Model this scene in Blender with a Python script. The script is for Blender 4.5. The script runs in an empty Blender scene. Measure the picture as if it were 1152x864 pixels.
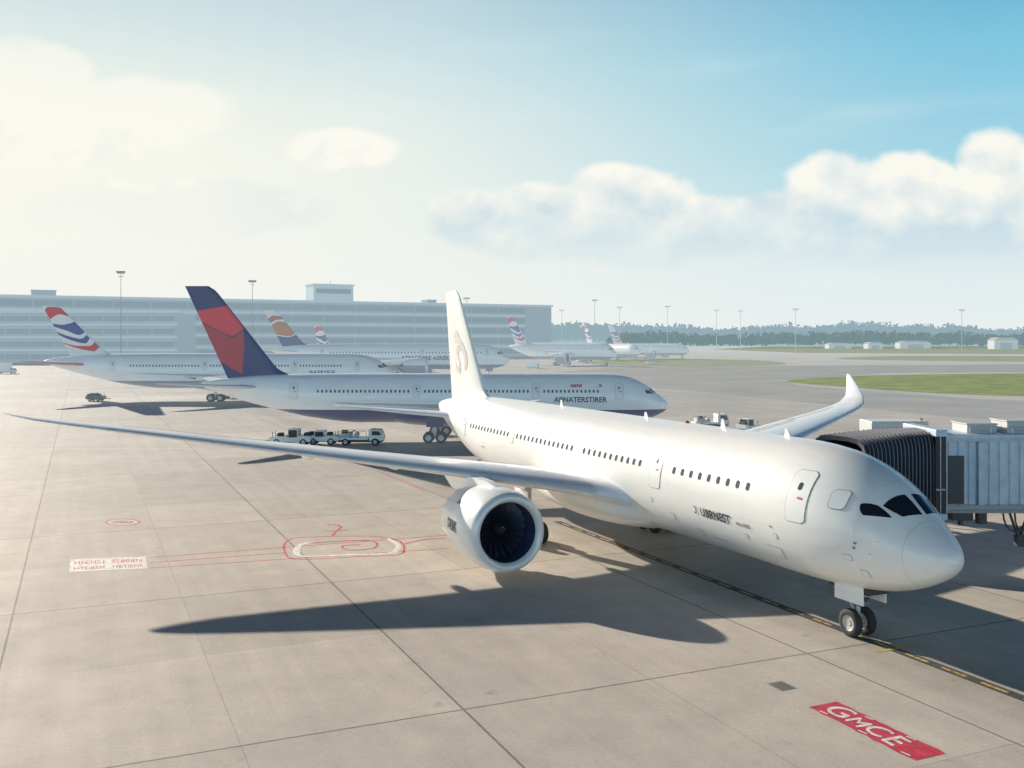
import bpy, bmesh, math, random
from mathutils import Vector, Matrix
random.seed(7)
SC=bpy.context.scene
C=SC.collection
PI=math.pi
H=12.6; F=1100.0; CX=576.0; HY=383.0
def g(px,py,z=0.0):
    D=F*(H-z)/(py-HY); return Vector(((px-CX)*D/F,D,z))
def atx(px,D): return (px-CX)*D/F
AX=Vector((-.4042,.9147,0)); RT=Vector((-.9147,-.4042,0)); N0=Vector((16.86,36.99,0))

# ------------------------------------------------------------ materials
HAZE=(.70,.79,.82,1)
def mat(name,col,rough=.5,metal=0.,haze=0.,var=.06,scale=2.,coat=0.,bump=0.,hcol=HAZE,dirt=0.,emit=0.):
    m=bpy.data.materials.new(name); m.use_nodes=True; nt=m.node_tree; N=nt.nodes; L=nt.links
    p=N['Principled BSDF']; out=N['Material Output']
    p.inputs['Roughness'].default_value=rough; p.inputs['Metallic'].default_value=metal
    p.inputs['Coat Weight'].default_value=coat; p.inputs['Coat Roughness'].default_value=.12
    tc=N.new('ShaderNodeTexCoord'); no=N.new('ShaderNodeTexNoise'); no.inputs['Scale'].default_value=scale; no.inputs['Detail'].default_value=6
    L.new(tc.outputs['Object'],no.inputs['Vector'])
    mr=N.new('ShaderNodeMapRange'); mr.inputs['From Min'].default_value=.3; mr.inputs['From Max'].default_value=.7
    mr.inputs['To Min'].default_value=1-var-dirt; mr.inputs['To Max'].default_value=1+var
    L.new(no.outputs['Fac'],mr.inputs['Value'])
    mx=N.new('ShaderNodeVectorMath'); mx.operation='SCALE'; mx.inputs[0].default_value=col[:3]
    L.new(mr.outputs['Result'],mx.inputs['Scale']); L.new(mx.outputs['Vector'],p.inputs['Base Color'])
    if bump:
        n2=N.new('ShaderNodeTexNoise'); n2.inputs['Scale'].default_value=scale*8; n2.inputs['Detail'].default_value=5
        L.new(tc.outputs['Object'],n2.inputs['Vector']); b=N.new('ShaderNodeBump'); b.inputs['Strength'].default_value=bump; b.inputs['Distance'].default_value=.02
        L.new(n2.outputs['Fac'],b.inputs['Height']); L.new(b.outputs['Normal'],p.inputs['Normal'])
    if haze>0:  # distance haze painted into the material: fixed share of glowing haze colour
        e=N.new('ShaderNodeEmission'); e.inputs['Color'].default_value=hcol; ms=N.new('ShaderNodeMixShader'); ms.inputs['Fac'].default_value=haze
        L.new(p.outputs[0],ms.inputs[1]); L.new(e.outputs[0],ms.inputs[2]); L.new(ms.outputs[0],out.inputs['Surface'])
    return m
def fus_mat(name,col,belly,zb,haze=0.,seam=.07):
    m=mat(name,col,.32,0,haze,.02,.6,coat=.35); nt=m.node_tree; N=nt.nodes; L=nt.links; p=N['Principled BSDF']
    src=p.inputs['Base Color'].links[0].from_socket
    tc=N.new('ShaderNodeTexCoord'); sp=N.new('ShaderNodeSeparateXYZ'); L.new(tc.outputs['Object'],sp.inputs[0])
    def MM(op,a,b=None,cl=False):
        n=N.new('ShaderNodeMath'); n.operation=op; n.use_clamp=cl
        for i,q in enumerate((a,b)):
            if q is None: continue
            if isinstance(q,(int,float)): n.inputs[i].default_value=q
            else: L.new(q,n.inputs[i])
        return n.outputs[0]
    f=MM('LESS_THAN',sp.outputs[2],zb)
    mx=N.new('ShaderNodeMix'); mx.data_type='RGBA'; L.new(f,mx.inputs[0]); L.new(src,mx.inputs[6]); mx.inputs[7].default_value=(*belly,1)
    a=MM('LESS_THAN',MM('FRACT',MM('MULTIPLY',sp.outputs[0],1/3.1)),.009)
    b=MM('LESS_THAN',MM('ABSOLUTE',MM('SUBTRACT',sp.outputs[2],4.75)),.012)
    c=MM('LESS_THAN',MM('ABSOLUTE',MM('SUBTRACT',sp.outputs[2],6.9)),.012)
    s=MM('MULTIPLY',MM('MAXIMUM',a,MM('MAXIMUM',b,c)),seam)
    mp=N.new('ShaderNodeMapping'); mp.inputs['Scale'].default_value=(.25,2.,2.5); L.new(tc.outputs['Object'],mp.inputs[0])
    no=N.new('ShaderNodeTexNoise'); no.inputs['Scale'].default_value=1.2; no.inputs['Detail'].default_value=8; L.new(mp.outputs[0],no.inputs['Vector'])
    st=MM('MULTIPLY',MM('SUBTRACT',no.outputs['Fac'],.48,),.2,)
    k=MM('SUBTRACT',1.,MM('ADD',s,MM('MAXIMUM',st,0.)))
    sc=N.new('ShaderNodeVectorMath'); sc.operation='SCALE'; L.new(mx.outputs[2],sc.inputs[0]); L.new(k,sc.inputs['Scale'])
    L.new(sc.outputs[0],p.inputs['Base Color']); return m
_mc={}
def M_(name,*a,**k):
    if name not in _mc: _mc[name]=mat(name,*a,**k)
    return _mc[name]

# ------------------------------------------------------------ mesh builder
class MB:
    def __init__(s): s.v=[];s.f=[];s.mi=[];s.cur=0
    def add(s,vs,fs):
        o=len(s.v); s.v+= [tuple(p) for p in vs]; s.f+=[tuple(i+o for i in q) for q in fs]; s.mi+=[s.cur]*len(fs); return s
    def box(s,x0,x1,y0,y1,z0,z1):
        return s.add([(x0,y0,z0),(x1,y0,z0),(x1,y1,z0),(x0,y1,z0),(x0,y0,z1),(x1,y0,z1),(x1,y1,z1),(x0,y1,z1)],
          [(0,3,2,1),(4,5,6,7),(0,1,5,4),(1,2,6,5),(2,3,7,6),(3,0,4,7)])
    def prism(s,prof,y0,y1):
        n=len(prof); vs=[(x,y0,z) for x,z in prof]+[(x,y1,z) for x,z in prof]
        return s.add(vs,[tuple(range(n)),tuple(range(2*n-1,n-1,-1))]+[(i,i+n,(i+1)%n+n,(i+1)%n) for i in range(n)])
    def rings(s,R,c0=True,c1=True,closed=True):
        n=len(R[0]); vs=[p for r in R for p in r]; fs=[]
        for k in range(len(R)-1):
            for i in range(n if closed else n-1):
                j=(i+1)%n; fs.append((k*n+i,k*n+j,(k+1)*n+j,(k+1)*n+i))
        if c0: fs.append(tuple(range(n-1,-1,-1)))
        if c1: fs.append(tuple((len(R)-1)*n+i for i in range(n)))
        return s.add(vs,fs)
    def lathe(s,o,ax,prof,n=24,c0=False,c1=False):
        o=Vector(o); ax=Vector(ax).normalized(); t=Vector((0,0,1)) if abs(ax.z)<.9 else Vector((1,0,0))
        e1=ax.cross(t).normalized(); e2=ax.cross(e1)
        R=[[o+ax*a+(e1*math.cos(2*PI*i/n)+e2*math.sin(2*PI*i/n))*max(r,.0005) for i in range(n)] for a,r in prof]
        return s.rings(R,c0,c1)
    def cyl(s,p0,p1,r0,r1=None,n=12):
        p0=Vector(p0);p1=Vector(p1); d=p1-p0; r1=r0 if r1 is None else r1
        return s.lathe(p0,d,[(0,r0),(d.length,r1)],n,True,True)
    def grid(s,fn,nu,nv):
        vs=[fn(i/nu,j/nv) for i in range(nu+1) for j in range(nv+1)]
        return s.add(vs,[(i*(nv+1)+j,(i+1)*(nv+1)+j,(i+1)*(nv+1)+j+1,i*(nv+1)+j+1) for i in range(nu) for j in range(nv)])
    def build(s,name,m,parent=None,smooth=True,bevel=0,ang=35):
        me=bpy.data.meshes.new(name); me.from_pydata(s.v,[],s.f)
        ms=m if isinstance(m,(list,tuple)) else [m]
        for q in ms: me.materials.append(q)
        for p,i in zip(me.polygons,s.mi): p.material_index=min(i,len(ms)-1)
        bm=bmesh.new(); bm.from_mesh(me); bmesh.ops.recalc_face_normals(bm,faces=bm.faces[:]); bm.to_mesh(me); bm.free()
        if smooth:
            me.shade_smooth()
            try: me.set_sharp_from_angle(angle=math.radians(ang))
            except Exception: pass
        o=bpy.data.objects.new(name,me); C.objects.link(o)
        if parent: o.parent=parent
        if bevel:
            b=o.modifiers.new('b','BEVEL'); b.width=bevel; b.segments=2; b.limit_method='ANGLE'
        return o
def tag(o,label,cat,group=None):
    o['label']=label; o['category']=cat
    if group: o['group']=group
    return o
def thing(name,label,cat,loc=(0,0,0),rz=0,group=None,scale=(1,1,1)):
    o=bpy.data.objects.new(name,None); C.objects.link(o); o.location=loc; o.rotation_euler=(0,0,rz); o.scale=scale
    o.empty_display_size=.5
    return tag(o,label,cat,group)
def struct(o): o['kind']='structure'; return o
def text_geo(t,size,bold=0.):
    cu=bpy.data.curves.new('t','FONT'); cu.body=t; cu.size=size; cu.offset=bold; cu.resolution_u=3
    o=bpy.data.objects.new('t',cu); C.objects.link(o); bpy.context.view_layer.update()
    dg=bpy.context.evaluated_depsgraph_get(); me=bpy.data.meshes.new_from_object(o.evaluated_get(dg))
    vs=[v.co.copy() for v in me.vertices]; fs=[tuple(p.vertices) for p in me.polygons]
    bpy.data.objects.remove(o); bpy.data.curves.remove(cu); bpy.data.meshes.remove(me)
    w=max([v.x for v in vs] or [1]); return vs,fs,w

# ------------------------------------------------------------ aircraft geometry (local: nose at x=0, tail at -x, right wing at -y)
FT=[(0,4.15,4.15,0),(.08,4.42,3.9,.33),(.25,4.66,3.68,.62),(.55,4.95,3.42,.93),(1,5.3,3.15,1.26),(1.5,5.68,2.9,1.54),(2,6.1,2.7,1.79),(3,6.82,2.42,2.2),(4,7.32,2.25,2.5),(5,7.68,2.15,2.71),(6,7.9,2.1,2.83),(8,8.08,2.05,2.9),(10,8.1,2.05,2.9),(38,8.1,2.05,2.9),(44,8.06,2.65,2.72),(50,7.88,4.0,1.95),(55,7.45,5.4,1.05),(57.5,7.05,6.3,.35),(58,6.85,6.6,.1)]
def pchip(xs,ys):
    n=len(xs); h=[xs[i+1]-xs[i] for i in range(n-1)]; d=[(ys[i+1]-ys[i])/h[i] for i in range(n-1)]; m=[0]*n
    m[0]=d[0]; m[-1]=d[-1]
    for i in range(1,n-1):
        if d[i-1]*d[i]<=0: m[i]=0
        else:
            w1=2*h[i]+h[i-1]; w2=h[i]+2*h[i-1]; m[i]=(w1+w2)/(w1/d[i-1]+w2/d[i])
    def f(x):
        x=min(max(x,xs[0]),xs[-1]); i=0
        while i<n-2 and x>xs[i+1]: i+=1
        t=(x-xs[i])/h[i]; t2=t*t;t3=t2*t
        return (2*t3-3*t2+1)*ys[i]+(t3-2*t2+t)*h[i]*m[i]+(-2*t3+3*t2)*ys[i+1]+(t3-t2)*h[i]*m[i+1]
    return f
fT=pchip([r[0] for r in FT],[r[1] for r in FT]); fB=pchip([r[0] for r in FT],[r[2] for r in FT]); fW=pchip([r[0] for r in FT],[r[3] for r in FT])
def ringp(s,phi,off=0.):
    t,b,w=fT(s),fB(s),fW(s); return Vector((-s,-(w+off)*math.sin(phi),(t+b)/2+((t-b)/2+off)*math.cos(phi)))
def skin(s,z,off=.0,side=-1):
    t,b,w=fT(s),fB(s),fW(s); cz=(t+b)/2; rz=(t-b)/2; q=max(-.995,min(.995,(z-cz)/rz)); c=math.sqrt(1-q*q)
    return Vector((-s,side*(w*c+off*c),z+off*q))
def rr_patch(mb,sc,zc,w,h,rad,off,rows=7,side=-1,rel=0.):
    def fn(a,b):
        z=zc-h/2+h*a; e=max(0,max(zc-h/2+rad-z,z-(zc+h/2-rad))); ww=w/2-rad+math.sqrt(max(0,rad*rad-e*e))
        p=skin(sc+(b*2-1)*ww,z,off,side); p.x+=rel; return p
    mb.grid(fn,rows*2,2); return mb
def naca(x,t): return t/.2*(.2969*math.sqrt(x)-.126*x-.3516*x*x+.2843*x**3-.1015*x**4)
XS=[0,.006,.02,.05,.1,.18,.28,.4,.55,.7,.85,1.]
def sec(st):
    y,sl,c,z,t,ti=st; R=[]
    def P(x,sg): h=naca(x,t)*c*sg+(.02*c*4*x*(1-x)); return Vector((-(sl+x*c),y-math.sin(ti)*h,z+math.cos(ti)*h))
    for x in reversed(XS): R.append(P(x,1))
    for x in XS[1:-1]: R.append(P(x,-1))
    R.append(P(1,-1)); return R
def st_y(sts,ya):
    for i in range(len(sts)-1):
        a,b=sts[i],sts[i+1]
        if abs(a[0])<=ya<=abs(b[0]):
            f=(ya-abs(a[0]))/(abs(b[0])-abs(a[0])); return [p+(q-p)*f for p,q in zip(a,b)]
    return list(sts[-1])
def wpt(st,x,up=1,off=.0):
    y,sl,c,z,t,ti=st; h=naca(max(0,x),t)*c*up+(.02*c*4*x*(1-x))+off*up
    return Vector((-(sl+x*c),y-math.sin(ti)*h,z+math.cos(ti)*h))
WR=[(2.0,19.0,12.6,3.6,.12,0),(3.2,20.0,11.6,3.98,.11,0),(6.5,22.0,9.9,4.5,.10,0),(10,24.1,8.5,4.97,.095,0),(15,27.2,7.0,5.6,.085,0),(20,30.2,5.6,6.22,.08,0),(26,33.9,4.1,6.95,.08,0),(31,37.0,2.7,7.55,.08,0),(33,38.4,1.8,7.82,.08,0),(34.2,39.6,.9,8.05,.08,0),(34.7,40.2,.35,8.15,.08,0)]
WL=[(2.0,19.0,12.6,3.55,.13,0),(3.2,20.0,11.6,3.95,.13,0),(6.5,22.0,9.6,4.5,.12,0),(10,24.1,8.3,4.95,.11,0),(15,27.2,7.0,5.5,.10,0),(20,30.2,5.7,6.0,.09,0),(26,33.9,4.1,6.6,.08,.02),(28.8,35.6,3.5,6.92,.075,.1),(30.5,36.8,2.9,7.25,.07,.4),(31.3,37.7,2.2,7.75,.065,.8),(31.8,38.8,1.5,8.5,.06,1.),(32.2,39.9,.8,9.2,.06,1.05),(32.4,40.6,.25,9.6,.06,1.05)]
ALU=M_('bare_aluminium',(.62,.64,.67),.22,.9,var=.05)
TYRE=M_('tyre_rubber',(.03,.03,.032),.8); HUB=M_('wheel_hub',(.45,.46,.47),.4,.4)
DARK=M_('dark_metal',(.06,.06,.065),.5,.4)
GLASS=M_('cockpit_glass',(.015,.018,.022),.08,0,coat=.6)
def wheel(mb,c,r,w,n=24):
    c=Vector(c); mb.cur=0
    mb.lathe(c-Vector((0,w/2,0)),(0,1,0),[(.02,r*.55),(0,r*.7),(w*.04,r*.88),(w*.18,r*.98),(w*.35,r),(w*.65,r),(w*.82,r*.98),(w*.96,r*.88),(w,r*.7),(w-.02,r*.55)],n)
    mb.cur=1
    mb.lathe(c-Vector((0,w/2,0)),(0,1,0),[(.06,.001),(.05,r*.2),(.09,r*.25),(.06,r*.5),(.02,r*.56),(w-.02,r*.56),(w-.06,r*.5),(w-.09,r*.25),(w-.05,r*.2),(w-.06,.001)],n)
    mb.cur=0
def airliner(cfg):
    hz=cfg.get('haze',0); tg='_h%02d'%int(hz*100); det=cfg.get('detail',0)
    mk=lambda n,*a,**k: M_(n+tg,*a,haze=hz,**k)
    root=thing('airliner',cfg['label'],'airplane',cfg['loc'],cfg['head'],cfg.get('group'),cfg.get('scale',(1,1,1)))
    fm=cfg['fus']; wm=mk('wing_paint',cfg.get('wingcol',(.74,.75,.77)),.33,var=.04,coat=.25); white=mk('white_paint',(.84,.84,.83),.33,coat=.3,var=.02)
    glass=mk('cabin_glass',(.07,.08,.10),.15); seam=mk('panel_gap',(.28,.28,.29),.7); tyre=mk('tyre',(.03,.03,.032),.8); hub=mk('hub',(.5,.5,.5),.4,.3); strut=mk('gear_strut',(.62,.62,.6),.35)
    lseam=mk('light_seam',(.62,.62,.61),.6)
    alu=mk('polished_lip',(.78,.79,.8),.28,.25)
    n=64 if det else 32
    sn=[.001,.02,.05,.1,.17,.25,.35,.47,.6,.75,.9,1.1,1.3]
    ss=sn+[1.45,1.6,1.8,2,2.2,2.4,2.6,2.8,3.2,3.6,4,4.5,5,5.5,6,7,8,9,10]+[10+28*i/14 for i in range(1,15)]+[38+i for i in range(1,20)]+[57.5,57.9,58]
    b=MB(); b.rings([[ringp(s,2*PI*i/n) for i in range(n)] for s in ss],True,True); b.build('fuselage',fm,root)
    b=MB(); b.rings([[ringp(s,2*PI*i/n,.004) for i in range(n)] for s in sn[2:]+[1.32]],False,False); b.build('radome',fm,root)
    b=MB(); b.rings([[ringp(s,2*PI*i/n,.006) for i in range(n)] for s in (1.312,1.332)],False,False); b.build('radome_seam',lseam,root)
    def bf(s,i):
        e=max(0,1-((s-26.5)/9.3)**2)**.5; a=2*PI*i/n; return Vector((-s,-3.35*e*math.sin(a)-0,3.15+1.62*e*math.cos(a)))
    b=MB(); b.rings([[bf(17.25+18.5*k/22,i) for i in range(n)] for k in range(23)],True,True); b.build('belly_fairing',fm,root)
    for sd in (1,-1):
        for q,kr in (([(1.55,3),(1.78,33),(2.50,40),(2.44,4)],.2),([(1.90,43),(2.92,63),(3.22,52),(2.62,41.5)],.55)):
            def fn(a,b_,q=q,kr=kr):
                u=2*a-1; v=2*b_-1; a=.5+.5*u*math.sqrt(1-v*v*.5*kr); b_=.5+.5*v*math.sqrt(1-u*u*.5*kr)
                lo=[q[0][k]+(q[1][k]-q[0][k])*a for k in (0,1)]; hi=[q[3][k]+(q[2][k]-q[3][k])*a for k in (0,1)]
                s=lo[0]+(hi[0]-lo[0])*b_; ph=lo[1]+(hi[1]-lo[1])*b_; return ringp(s,math.radians(ph)*sd,.018)
            b=MB(); b.grid(fn,12,10); b.build('cockpit_window',glass if not det else GLASS,root)
    wz=cfg.get('wz',6.0); proto=None; ww_,wh_=(.23,.37)
    for (s0,s1,k) in cfg['windows']:
        for i in range(k):
            s=s0+(s1-s0)*i/(k-1)
            if 9<s<38 and proto is not None:
                o=proto.copy(); C.objects.link(o); o.parent=root; o.location=(-(s-20),0,0); continue
            if 9<s<38:
                b=MB(); rr_patch(b,20,wz,ww_,wh_,.11,.016,5); proto=b.build('cabin_window',glass,root); proto.location=(-(s-20),0,0)
            else:
                b=MB(); rr_patch(b,s,wz,ww_,wh_,.11,.016,5); b.build('cabin_window',glass,root)
    for (s,w,h,z) in cfg['doors']:
        b=MB(); rr_patch(b,s,z,w+.05,h+.05,.2,.010,10); b.build('door_gap',seam,root)
        b=MB(); rr_patch(b,s,z,w,h,.18,.020,10); d=b.build('cabin_door',white,root)
        if h>1.2:
            b=MB(); rr_patch(b,s,z+h*.2,.2,.32,.09,.03,4); b.build('door_window',glass,d)
            b=MB(); rr_patch(b,s-.15,z-.05,.26,.09,.04,.035,4); b.build('door_handle',mk('red_handle',(.5,.05,.04)),d)
    for (t,size,s0,z0,col,bold) in cfg.get('text',[]):
        vs,fs,w=text_geo(t,size,bold)
        b=MB(); b.add([skin(s0-v.x,z0+v.y,.03) for v in vs],fs); b.build('lettering',mk('ink_%02d%02d'%(int(col[0]*99),int(col[2]*99)),col,.5),root,False)
    wk=cfg.get('wk')
    for nm,sts,sd in (('right',WR,-1),('left',WL if not wk else WR,1)):
        S=[]
        for (y,sl,c,z,t,ti) in sts:
            if wk:
                y2=3+(y-3)*wk[0] if y>3 else y; sl=19.9+(sl-19.9)*wk[1] if y>3 else sl; z=4.0+(z-4.0)*wk[2] if y>3 else z; y=y2; c*=wk[3]
            S.append((sd*y,sl,c,z,t,ti))
        ymax=abs(S[-3][0])
        b=MB(); b.rings([sec(q) for q in S]); w=b.build('wing',wm,root,ang=50)
        def band(y0,y1,x0,x1,off,up=1):
            return lambda a,c_: wpt(st_y(S,y0+(y1-y0)*a),x0+(x1-x0)*c_,up,off)
        b=MB()
        def le(a,c_):
            q=st_y(S,4.2+(min(ymax,29)-4.2)*a if not wk else 3.6+(ymax-3.6)*a); tt=c_*2-1; x=.075*tt*tt
            return wpt(q,x,1 if tt>=0 else -1,.012)+Vector((.012,0,0))*(1-abs(tt))
        b.grid(le,24,8); b.build('slat',alu,w)
        if det:
            gp=seam; fl=mk('flap_paint',(.70,.72,.76),.4,var=.04)
            for nmf,y0,y1 in [('flap',4.5,9.3),('flaperon',9.5,11.6),('flap',11.8,21.5),('aileron',21.8,28.)]:
                b=MB(); b.grid(band(y0-.05,y1+.05,.72,.99,.008),12,4); b.build('flap_gap',gp,w)
                b=MB(); b.grid(band(y0,y1,.73,.995,.016),12,4); b.build(nmf,fl,w)
            for k in range(6):
                y0=5+k*2.7
                b=MB(); b.grid(band(y0,y0+2.5,.60,.705,.014),6,3); b.build('spoiler',fl,w)
        for yk in ((7.2,12.5,17.5) if not wk else (7,)):
            q=st_y(S,min(yk,ymax*.8)); sc=q[1]+q[2]*.85; zc=q[3]-.32; b=MB()
            b.rings([[Vector((-(sc+dx),q[0]+r*.75*math.cos(2*PI*i/12),zc+dz+r*math.sin(2*PI*i/12))) for i in range(12)] for dx,r,dz in ((-2.6,.03,.2),(-2,.22,.05),(-1,.34,-.05),(0,.34,-.08),(.9,.24,0),(1.6,.03,.12))]); b.build('flap_fairing',fm,root)
        ey=cfg.get('ey',10.05)*sd; es=cfg.get('es',19.2); ez=2.62; X_=.35 if det else 0
        b=MB(); ne=64 if det else 32
        prof=[(.34,2.065),(.5,2.1),(.9,2.15),(1.5,2.18),(2.4,2.17),(3.3,2.08),(4.2,1.93),(5.0+X_,1.74)]
        R=[[Vector((-(es+a),ey+r*math.cos(2*PI*i/ne),ez+r*math.sin(2*PI*i/ne))) for i in range(ne)] for a,r in prof]
        R.append([Vector((-(es+X_+5.45+(.22 if i%4<2 else -.05)),ey+1.66*math.cos(2*PI*i/ne),ez+1.66*math.sin(2*PI*i/ne))) for i in range(ne)])
        R.append([Vector((-(es+X_+5.2),ey+1.6*math.cos(2*PI*i/ne),ez+1.6*math.sin(2*PI*i/ne))) for i in range(ne)])
        R.append([Vector((-(es+3.4),ey+1.6*math.cos(2*PI*i/ne),ez+1.6*math.sin(2*PI*i/ne))) for i in range(ne)])
        b.rings(R,False,False); nac=b.build('engine_nacelle',fm,root,ang=40)
        o=(-es,ey,ez)
        b=MB(); b.lathe(o,(-1,0,0),[(.34,2.068),(.2,2.03),(.08,1.96),(.015,1.88),(0,1.80),(.03,1.71),(.12,1.63),(.28,1.57)],ne); b.build('intake_lip',mk('lip_paint',(.82,.82,.83),.3,.1,var=.02,coat=.3),nac)
        b=MB(); b.lathe(o,(-1,0,0),[(.28,1.57),(.7,1.55),(1.3,1.57),(1.9,1.60)],ne); b.build('intake_duct',mk('duct_navy',(.035,.055,.12),.4),nac)
        b=MB(); b.lathe(o,(-1,0,0),[(1.95,1.60),(1.96,.02)],ne)
        for k in range(22):
            a0=2*PI*k/22
            b.grid(lambda u,v,a0=a0: Vector((-(es+1.35+.35*v*(.4+.6*(1-u))),ey+(.35+1.18*u)*math.cos(a0+v*.23+u*.25),ez+(.35+1.18*u)*math.sin(a0+v*.23+u*.25))),5,2)
        b.build('fan',mk('fan_blade',(.04,.048,.075),.45,.4),nac)
        b=MB(); b.lathe(o,(-1,0,0),[(.85,.01),(.95,.12),(1.15,.26),(1.4,.36),(1.6,.4)],24); b.build('spinner',mk('spinner_black',(.03,.03,.035),.4),nac)
        b=MB(); b.grid(lambda u,v: Vector((-(es+.86+.5*u),ey+(.10+.24*u)*math.cos(u*4+v*.6),ez+(.10+.24*u)*math.sin(u*4+v*.6))),10,2)
        b.build('spinner_mark',white,nac)
        b=MB(); b.lathe(o,(-1,0,0),[(3.4,1.2),(4.5,1.22),(5.6+X_,1.05),(6.4+X_,.8),(6.41+X_,.55)],32); b.lathe(o,(-1,0,0),[(6.2+X_,.5),(6.9+X_,.3),(7.4+X_,.02)],24); b.build('exhaust_cone',mk('exhaust_metal',(.25,.23,.21),.4,.7),nac)
        b=MB()
        q=st_y(S,abs(ey)); pts=[(es+1.4,ez+2.1,.03),(es+2.6,ez+2.35,.22),(q[1]+.3,q[3]-.02,.3),(q[1]+3.,q[3]-.35,.3),(q[1]+5.2,q[3]-.5,.05)]
        low=[ez+1.9,ez+1.6,ez+1.3,ez+1.35,ez+1.9]
        b.rings([[Vector((-s,ey-w_,z)),Vector((-s,ey+w_,z)),Vector((-s,ey+w_,max(lz,ez+1))),Vector((-s,ey-w_,max(lz,ez+1)))] for (s,z,w_),lz in zip(pts,low)]); b.build('engine_pylon',fm,root)
        if det and sd<0:
            for txt,sz,sx,pz in (('DRIIK',.78,4.05,-.08),('ZN',.3,3.2,.62)):
                vs,fs,w_=text_geo(txt,sz,.016)
                b=MB(); b.add([Vector((-(es+sx)+v.x,ey-math.cos(v.y/2.1+pz),ez+math.sin(v.y/2.1+pz))) for v in vs],fs)
                for i,p in enumerate(b.v):
                    a=-p[0]-es; r=2.18 if a<2.4 else 2.17-.09*(a-2.4)/.9 if a<3.3 else 2.08-.15*(a-3.3)/.9
                    dy=p[1]-ey; dz=p[2]-ez; l=math.hypot(dy,dz); b.v[i]=(p[0],ey+dy/l*(r+.03),ez+dz/l*(r+.03))
                b.build('nacelle_lettering',mk('ink_navy',(.03,.04,.1)),nac,False)
    tp=cfg.get('tail',[(.6,49.6,5.6,6.1,.1,0),(1.6,50.6,4.9,6.15,.1,0),(9.2,56.2,2.0,6.8,.09,0),(9.9,57.2,.7,6.9,.09,0)])
    for sd in (-1,1):
        b=MB(); b.rings([sec((sd*q[0],*q[1:])) for q in tp]); b.build('tailplane',cfg.get('tailmat',wm),root,ang=50)
    sb0,sb1,st0,st1,zt=cfg['fin']; zb=7.3
    def fle(v): return sb0+(st0-sb0)*v-(2.6*(1-v/.14)**2 if v<.14 else 0)+(.5*((v-.93)/.07)**2 if v>.93 else 0)
    def fte(v): return sb1+(st1-sb1)*v
    def fpt(u,v,off=0,side=-1):
        c=fte(v)-fle(v); x=min(max(u,0),1); return Vector((-(fle(v)+c*x),side*(naca(x,.085)*c+off),zb+(zt-zb)*v))
    R=[]
    for k in range(25):
        v=k/24; R.append([fpt(x,v,0,-1) for x in reversed(XS)]+[fpt(x,v,0,1) for x in XS[1:]])
    b=MB(); b.rings(R,False,True); fin=b.build('tail_fin',cfg['finmat'],root,ang=50)
    if det:
        b=MB(); b.grid(lambda u,v: fpt(.70+.006*u,.05+.9*v,.012),1,16); b.build('rudder_gap',lseam,fin)
    for fn,col in cfg.get('decals',[]):
        for side in (-1,1):
            b=MB(); b.grid(lambda a,c_: fpt(*[max(0,min(.996,q)) for q in fn(a,c_)],.02,side),28,8); b.build('fin_emblem',mk('livery_%02d%02d%02d'%tuple(int(99*q) for q in col),col,.4),fin)
    def gear(name,s,y,bog,r,wd,nose=False):
        b=MB(); ztop=2.6 if nose else 3.6
        b.cyl((-s,y,r),(-s,y,ztop),.11 if nose else .19,.14 if nose else .24,14)
        b.cyl((-s,y,ztop-.3),(-s+(1.3 if nose else 0),y+(0 if nose else -.9*(1 if y>0 else -1)),ztop-.05),.07,None,8)
        b.cyl((-s,y,r+.25),(-s-.4,y,r+.7),.05,None,8); b.cyl((-s-.4,y,r+.7),(-s,y,ztop-.6),.05,None,8)
        for x in bog: b.cyl((-s+x,y-wd-.1,r),(-s+x,y+wd+.1,r),.08,None,10)
        if len(bog)>1: b.cyl((-s+bog[0],y,r),(-s+bog[-1],y,r),.14,None,10)
        gobj=b.build(name,strut,root)
        for x in bog:
            for yy in (-wd,wd):
                b=MB(); wheel(b,(-s+x,y+yy,r),r,.42 if not nose else .36); b.build('wheel',[tyre,hub],gobj)
        return gobj
    ng=gear('nose_gear',5.2,0,[0],.6,.38,True)
    for sd in (-1,1):
        b=MB(); b.box(-5.9,-4.2,sd*.62-.025,sd*.62+.025,1.55,2.3); b.build('gear_door',fm,root,bevel=.02)
    if det:
        b=MB(); b.box(-5.45,-4.95,-.3,.3,1.75,2.25); b.cyl((-4.95,-.22,1.45),(-4.82,-.22,1.45),.1); b.cyl((-4.95,.22,1.45),(-4.82,.22,1.45),.1); b.build('gear_light',ALU,ng)
        b=MB()
        for (p,q,r_) in (((-5.2,.12,2.2),(-5.05,.2,.9),.02),((-5.2,-.12,2.2),(-5.1,-.22,.8),.02),((-5.35,0,1.9),(-5.6,.1,1.2),.025),((-5.0,-.45,1.6),(-5.0,.45,1.6),.035)): b.cyl(p,q,r_,None,6)
        b.build('hydraulic_line',DARK,ng)
        b=MB(); b.box(-6.3,-4.0,-.58,.58,2.02,2.3); b.build('gear_bay',DARK,root)
    for sd in (-1,1):
        gear('main_gear',28.6,sd*4.7,[-.75,.75],.66,.6)
        b=MB(); b.box(-29.6,-27.6,sd*5.15-.03,sd*5.15+.03,1.9,3.3); b.build('gear_door',fm,root,bevel=.02)
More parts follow.
